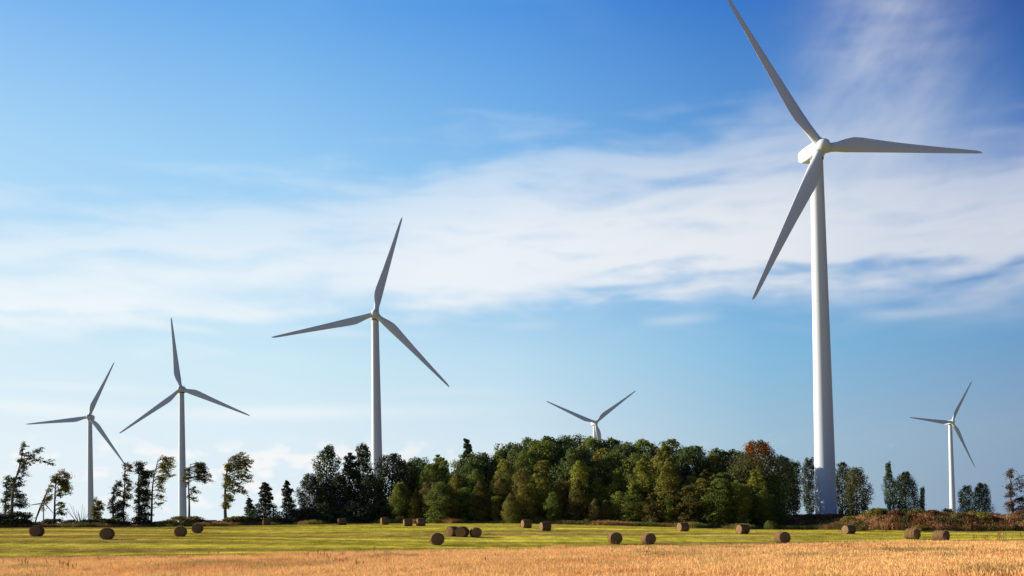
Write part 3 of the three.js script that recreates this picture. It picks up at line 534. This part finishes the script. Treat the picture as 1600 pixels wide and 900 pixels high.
{
  const rnd = rngOf(909);
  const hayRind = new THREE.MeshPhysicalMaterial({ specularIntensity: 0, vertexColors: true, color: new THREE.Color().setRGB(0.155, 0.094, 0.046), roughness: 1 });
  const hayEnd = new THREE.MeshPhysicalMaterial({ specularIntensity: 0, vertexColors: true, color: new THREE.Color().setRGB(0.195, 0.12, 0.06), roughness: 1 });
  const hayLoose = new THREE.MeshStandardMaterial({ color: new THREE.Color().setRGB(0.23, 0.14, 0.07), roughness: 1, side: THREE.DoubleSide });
  const kit = [[0.75, 1.4], [0.72, 1.46], [0.78, 1.36], [0.74, 1.44]].map(([R, L]) => ({ R, L, end: baleEnd(rnd, R * 0.96), rind: baleRind(rnd, R, L), straw: baleStraw(rnd, R, L) }));
  // x, z, turn of the bale's axis (degrees from facing the road towards the wind-bent row), label
  const field = 'round hay bale standing alone out on the mown field, its end in shade', wood = 'round hay bale close to the dark trees, one side sunlit';
  const bales = [
    [-8.9, -120, -14, 'round hay bale by itself in front of the cluster of three bales'], [-47.5, -120, -10, 'round hay bale in front of the group of thin poplars'],
    [-61.9, -133.3, -6, 'round hay bale in front of the wind-bent tree with a slanting limb'], [-43.2, -133.3, -12, 'larger-looking of the two bales in front of the turbine between wind-bent trees'],
    [-48.6, -158, -8, 'smaller-looking of the two bales in front of the turbine between wind-bent trees'], [-62.6, -214, 67, 'round hay bale at the foot of the tree with streaming branches'],
    [-51.9, -216, 71, 'round hay bale at the foot of the bushy dark conifer'], [-33.8, -203, 65, wood], [-25.1, -201, 71, wood], [-18.9, -185, 73, 'round hay bale, one of a close pair before the broad dark tree'], [-16.5, -184.5, 71, 'round hay bale, one of a close pair before the broad dark tree'],
    [-8.3, -142.6, 40, 'sunlit end bale of the cluster of three'], [-6.9, -140.6, 18, 'middle bale of the cluster of three'], [-5.1, -140.8, -14, 'end bale of the cluster of three with its round face in shade'],
    [2.3, -171, 69, 'round hay bale, one of two sunlit-edged bales below the middle of the wood'], [5.1, -160, 67, 'round hay bale, one of two sunlit-edged bales below the middle of the wood'],
    [12.6, -126.3, -10, 'round hay bale, one of a pair side by side near the dry grass'], [16.7, -126.3, -16, 'round hay bale, one of a pair side by side near the dry grass'],
    [26.6, -160, 67, 'round hay bale before the olive trees of the wood, one side sunlit'], [33.7, -150, 65, 'round hay bale below the red-topped maple, one side sunlit'],
    [33.2, -126.3, -16, 'round hay bale at the edge of the dry grass, in front of the red-topped maple'], [49.2, -150, 65, 'round hay bale below the dense dark olive tree by the large tower'],
    [52.0, -133.3, -32, 'round hay bale, one of a pair under the rusty bank'], [52.8, -126.3, -34, 'round hay bale, one of a pair under the rusty bank']];
  bales.forEach(([x, z, deg, label], i) => {
    const { R, L, end, rind, straw } = kit[(i * 7 + 2) % 4];
    const t = thing('hay_bale', label, 'hay bale', [x, ground(x, z) + R - 0.07, z], -deg * RAD, 'round hay bales on the field');
    // axis: local y turned to +z (towards the road)
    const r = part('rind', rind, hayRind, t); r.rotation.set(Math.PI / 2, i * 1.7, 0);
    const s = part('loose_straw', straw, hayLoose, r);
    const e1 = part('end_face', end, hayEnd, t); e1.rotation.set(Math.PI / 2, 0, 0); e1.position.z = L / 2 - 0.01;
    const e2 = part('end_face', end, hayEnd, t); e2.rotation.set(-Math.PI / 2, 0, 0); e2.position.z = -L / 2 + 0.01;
    t.scale.set(1.03, 0.965, 1);
  });
}

// ------------------------------------------------------------------ grass
function tuft(seed, blades, h, spread, width, head) {
  const rnd = rngOf(seed), pos = [], nor = [], idx = [];
  for (let k = 0; k < blades; k++) {
    const a = rnd() * 2 * Math.PI, r = spread * Math.sqrt(rnd()), x = Math.cos(a) * r, z = Math.sin(a) * r, H = h * (0.6 + 0.4 * rnd()), b = rnd() * 2 * Math.PI, lean = H * (0.1 + 0.3 * rnd());
    const lx = Math.cos(b) * lean, lz = Math.sin(b) * lean, c = rnd() * Math.PI, wx = Math.cos(c) * width * 0.5, wz = Math.sin(c) * width * 0.5, q = pos.length / 3;
    const nx = -wz, nz = wx, nl = Math.hypot(nx, nz);
    pos.push(x - wx, 0, z - wz, x + wx, 0, z + wz, x + lx * 0.35 - wx * 0.8, H * 0.55, z + lz * 0.35 - wz * 0.8, x + lx * 0.35 + wx * 0.8, H * 0.55, z + lz * 0.35 + wz * 0.8, x + lx, H, z + lz);
    for (let i = 0; i < 5; i++) nor.push(nx / nl, 0.15, nz / nl);
    idx.push(q, q + 1, q + 2, q + 1, q + 3, q + 2, q + 2, q + 3, q + 4);
    if (head && rnd() < head) {
      const e = pos.length / 3, s = width * 1.9, y0 = H * 0.78, y1 = H * 1.08, fx = lerp(0.35, 1, 0.5);
      pos.push(x + lx * fx, y0, z + lz * fx, x + lx * 0.9 - wx / width * s, lerp(y0, y1, 0.5), z + lz * 0.9 - wz / width * s, x + lx * 0.9 + wx / width * s, lerp(y0, y1, 0.5), z + lz * 0.9 + wz / width * s, x + lx * 1.1, y1, z + lz * 1.1);
      for (let i = 0; i < 4; i++) nor.push(nx / nl, 0.15, nz / nl);
      idx.push(e, e + 2, e + 1, e + 1, e + 2, e + 3);
    }
  }
  const g = new THREE.BufferGeometry(); g.setAttribute('position', new THREE.Float32BufferAttribute(pos, 3)); g.setAttribute('normal', new THREE.Float32BufferAttribute(nor, 3)); g.setIndex(idx); return g;
}
const strawMat = new THREE.MeshPhysicalMaterial({ color: 0xffffff, roughness: 0.9, transmission: 0.3, thickness: 0, side: THREE.DoubleSide, specularIntensity: 0.04 });
function scatter(name, label, category, geo, mat, spots) {
  const m = new THREE.InstancedMesh(geo, mat, spots.length), M = new THREE.Matrix4(), q = new THREE.Quaternion(), p = new THREE.Vector3(), s = new THREE.Vector3(), c = new THREE.Color(), up = new THREE.Vector3(0, 1, 0);
  spots.forEach(([x, z, sc, sy, turn, col], i) => { M.compose(p.set(x, ground(x, z) - 0.02, z), q.setFromAxisAngle(up, turn), s.set(sc, sy, sc)); m.setMatrixAt(i, M); m.setColorAt(i, c.setRGB(...col)); });
  m.name = numbered(name); m.userData = { kind: 'stuff', label, category }; scene.add(m);
}
{ // tall dry grass along the road
  const rnd = rngOf(1234), lots = [[], [], []];
  for (let k = 0; k < 260000; k++) {
    const z = -32 - 66 * rnd() ** 0.85, w = 0.56 * -z + 6, x = (rnd() * 2 - 1) * w, e = grassEdge(x), n = fbm(noiseC, x * 0.07, z * 0.07, 3), n2 = noiseA(x * 0.35, z * 0.35);
    const fade = sstep(e - 7, e + 7, z + 3.5 * n2 + 3 * n);
    if (rnd() > fade) continue;
    const tall = (0.42 + 0.58 * fade) * (0.86 + 0.22 * n + 0.14 * n2 + 0.25 * rnd());
    const green = sstep(0.22, 0.62, n + 0.15 * n2) * 0.55 + (rnd() < 0.07 ? 0.5 : 0) + 0.6 * Math.exp(-(((x - 22) / 3.2) ** 2) - (((z + 60) / 2.4) ** 2)) + 0.5 * Math.exp(-(((x - 11) / 4) ** 2) - (((z + 57) / 2) ** 2)), red = sstep(-0.1, 0.6, fbm(noiseB, x * 0.05, z * 0.08, 3));
    let c = [0.79, 0.485, 0.19]; c = c.map((v, i) => lerp(v, [0.71, 0.375, 0.14][i], red)); c = c.map((v, i) => lerp(v, [0.30, 0.23, 0.07][i], green));
    const m = 0.88 + 0.24 * rnd(); lots[k % 3].push([x, z, 0.85 + 0.4 * rnd(), tall, rnd() * 6.3, c.map((v) => v * m)]);
  }
  [0, 1, 2].forEach((i) => scatter('dry_grass', 'tall dry orange grass filling the strip along the road', 'grass', tuft(60 + i, 13, 0.64, 0.24, 0.012, 0.55), strawMat, lots[i]));
}
{ // short regrowth on the mown field
  const rnd = rngOf(4321), lots = [[], []];
  for (let k = 0; k < 190000; k++) {
    const z = -64 - 165 * rnd() ** 0.95, w = 0.54 * -z + 4, x = (rnd() * 2 - 1) * w, e = grassEdge(x);
    if (z > e + 8 || bankAmount(x, z) > 0.05) continue;
    const c = fieldColour(x, z), m = 0.75 + 0.5 * rnd();
    lots[k % 2].push([x, z, 0.9 + 0.8 * rnd(), 0.7 + 0.7 * rnd(), rnd() * 6.3, [c[0] * m * 1.05, c[1] * m * 1.05, c[2] * m]]);
  }
  [0, 1].forEach((i) => scatter('mown_grass', 'short yellow-green grass growing back on the mown field', 'grass', tuft(80 + i, 9, 0.1, 0.24, 0.02, 0), strawMat, lots[i]));
}
{ // taller dock and thistle stems standing out of the dry grass
  const rnd = rngOf(7654), spots = [];
  for (let k = 0; k < 2600; k++) {
    const z = -48 - 44 * rnd(), x = (rnd() * 2 - 1) * (0.54 * -z + 3), n = noiseC(x * 0.12, z * 0.12), near = Math.exp(-(((x - 42) / 7) ** 2) - (((z + 82) / 7) ** 2));
    if (rnd() > sstep(0.35, 0.9, n) * 0.5 + near || z < grassEdge(x) - 2) continue;
    const c = rnd() < 0.5 ? [0.26, 0.12, 0.05] : [0.2, 0.15, 0.055], m = 0.7 + 0.6 * rnd();
    spots.push([x, z, 0.6 + 0.5 * rnd(), 0.75 + 0.5 * rnd() + 0.35 * near, rnd() * 6.3, c.map((v) => v * m)]);
  }
  scatter('tall_weeds', 'taller brown weed stems standing out of the dry grass', 'weeds', tuft(99, 8, 0.95, 0.22, 0.024, 0.9), strawMat, spots);
}
{ // unmown weeds along the foot of the wood and the hedge
  const rnd = rngOf(6543), spots = [];
  for (let k = 0; k < 26000; k++) {
    const x = -100 + 158 * rnd(); if (x < -24 && rnd() < 0.6) continue; const f = x < -24 ? table([-104, -80, -55, -36, -24], [190, 198, 219, 223, 222], x) : table([-24, 0, 25, 50, 60], [222, 209, 198, 187, 186], x), n = noiseA(x * 0.1, 7), z = -f + 3.2 * n + 5 * rnd() ** 1.6 - 2, p = fbm(noiseB, x * 0.09, 3, 2) + 0.5 * (rnd() - 0.5);
    const c = p > 0.2 ? [0.36, 0.2, 0.08] : p > -0.15 ? [0.26, 0.2, 0.06] : [0.14, 0.15, 0.035], m = 0.75 + 0.5 * rnd();
    spots.push([x, z, 0.8 + 0.7 * rnd(), (0.35 + 0.75 * rnd()) * (1 + 0.5 * n), rnd() * 6.3, c.map((v) => v * m)]);
  }
  scatter('edge_weeds', 'ragged unmown weeds along the foot of the wood and hedge', 'weeds', tuft(97, 14, 0.8, 0.3, 0.028, 0.5), strawMat, spots);
}
{ // rusty weeds over the bank and the pad
  const rnd = rngOf(5432), lots = [[], []];
  for (let k = 0; k < 60000; k++) {
    const x = 48 + 66 * rnd(), z = -158 - 56 * rnd(), b = bankAmount(x, z), pd = Math.hypot((x - TOWER.x) * 0.62, z - TOWER.z), pad = sstep(21, 15, pd) * sstep(4.5, 6.5, pd);
    if (rnd() > Math.max(sstep(0.02, 0.2, b), pad) || Math.hypot(x - TOWER.x, z - TOWER.z) < 4) continue;
    const n = fbm(noiseC, x * 0.13, z * 0.16, 3) + 0.3 * noiseB(x * 0.5, z * 0.5), pick = n + 0.5 * (rnd() - 0.5);
    const c = pick > 0.22 ? [0.10, 0.10, 0.035] : pick > 0.0 ? [0.27, 0.11, 0.04] : pick > -0.3 ? [0.19, 0.08, 0.035] : [0.42, 0.24, 0.10];
    const m = 0.7 + 0.6 * rnd(); lots[k % 2].push([x, z, 0.9 + 0.9 * rnd(), (0.6 + 0.8 * rnd()) * (b > 0.05 ? 1 : 0.8), rnd() * 6.3, c.map((v) => v * m)]);
  }
  [0, 1].forEach((i) => scatter('bank_weeds', 'rust-brown weeds and dry grass covering the earth bank', 'weeds', tuft(90 + i, 16, 0.75, 0.32, 0.03, 0.6), strawMat, lots[i]));
}

scene.traverse((o) => { if (o.isMesh) { o.castShadow = true; o.receiveShadow = true; } });
renderer.render(scene, camera);
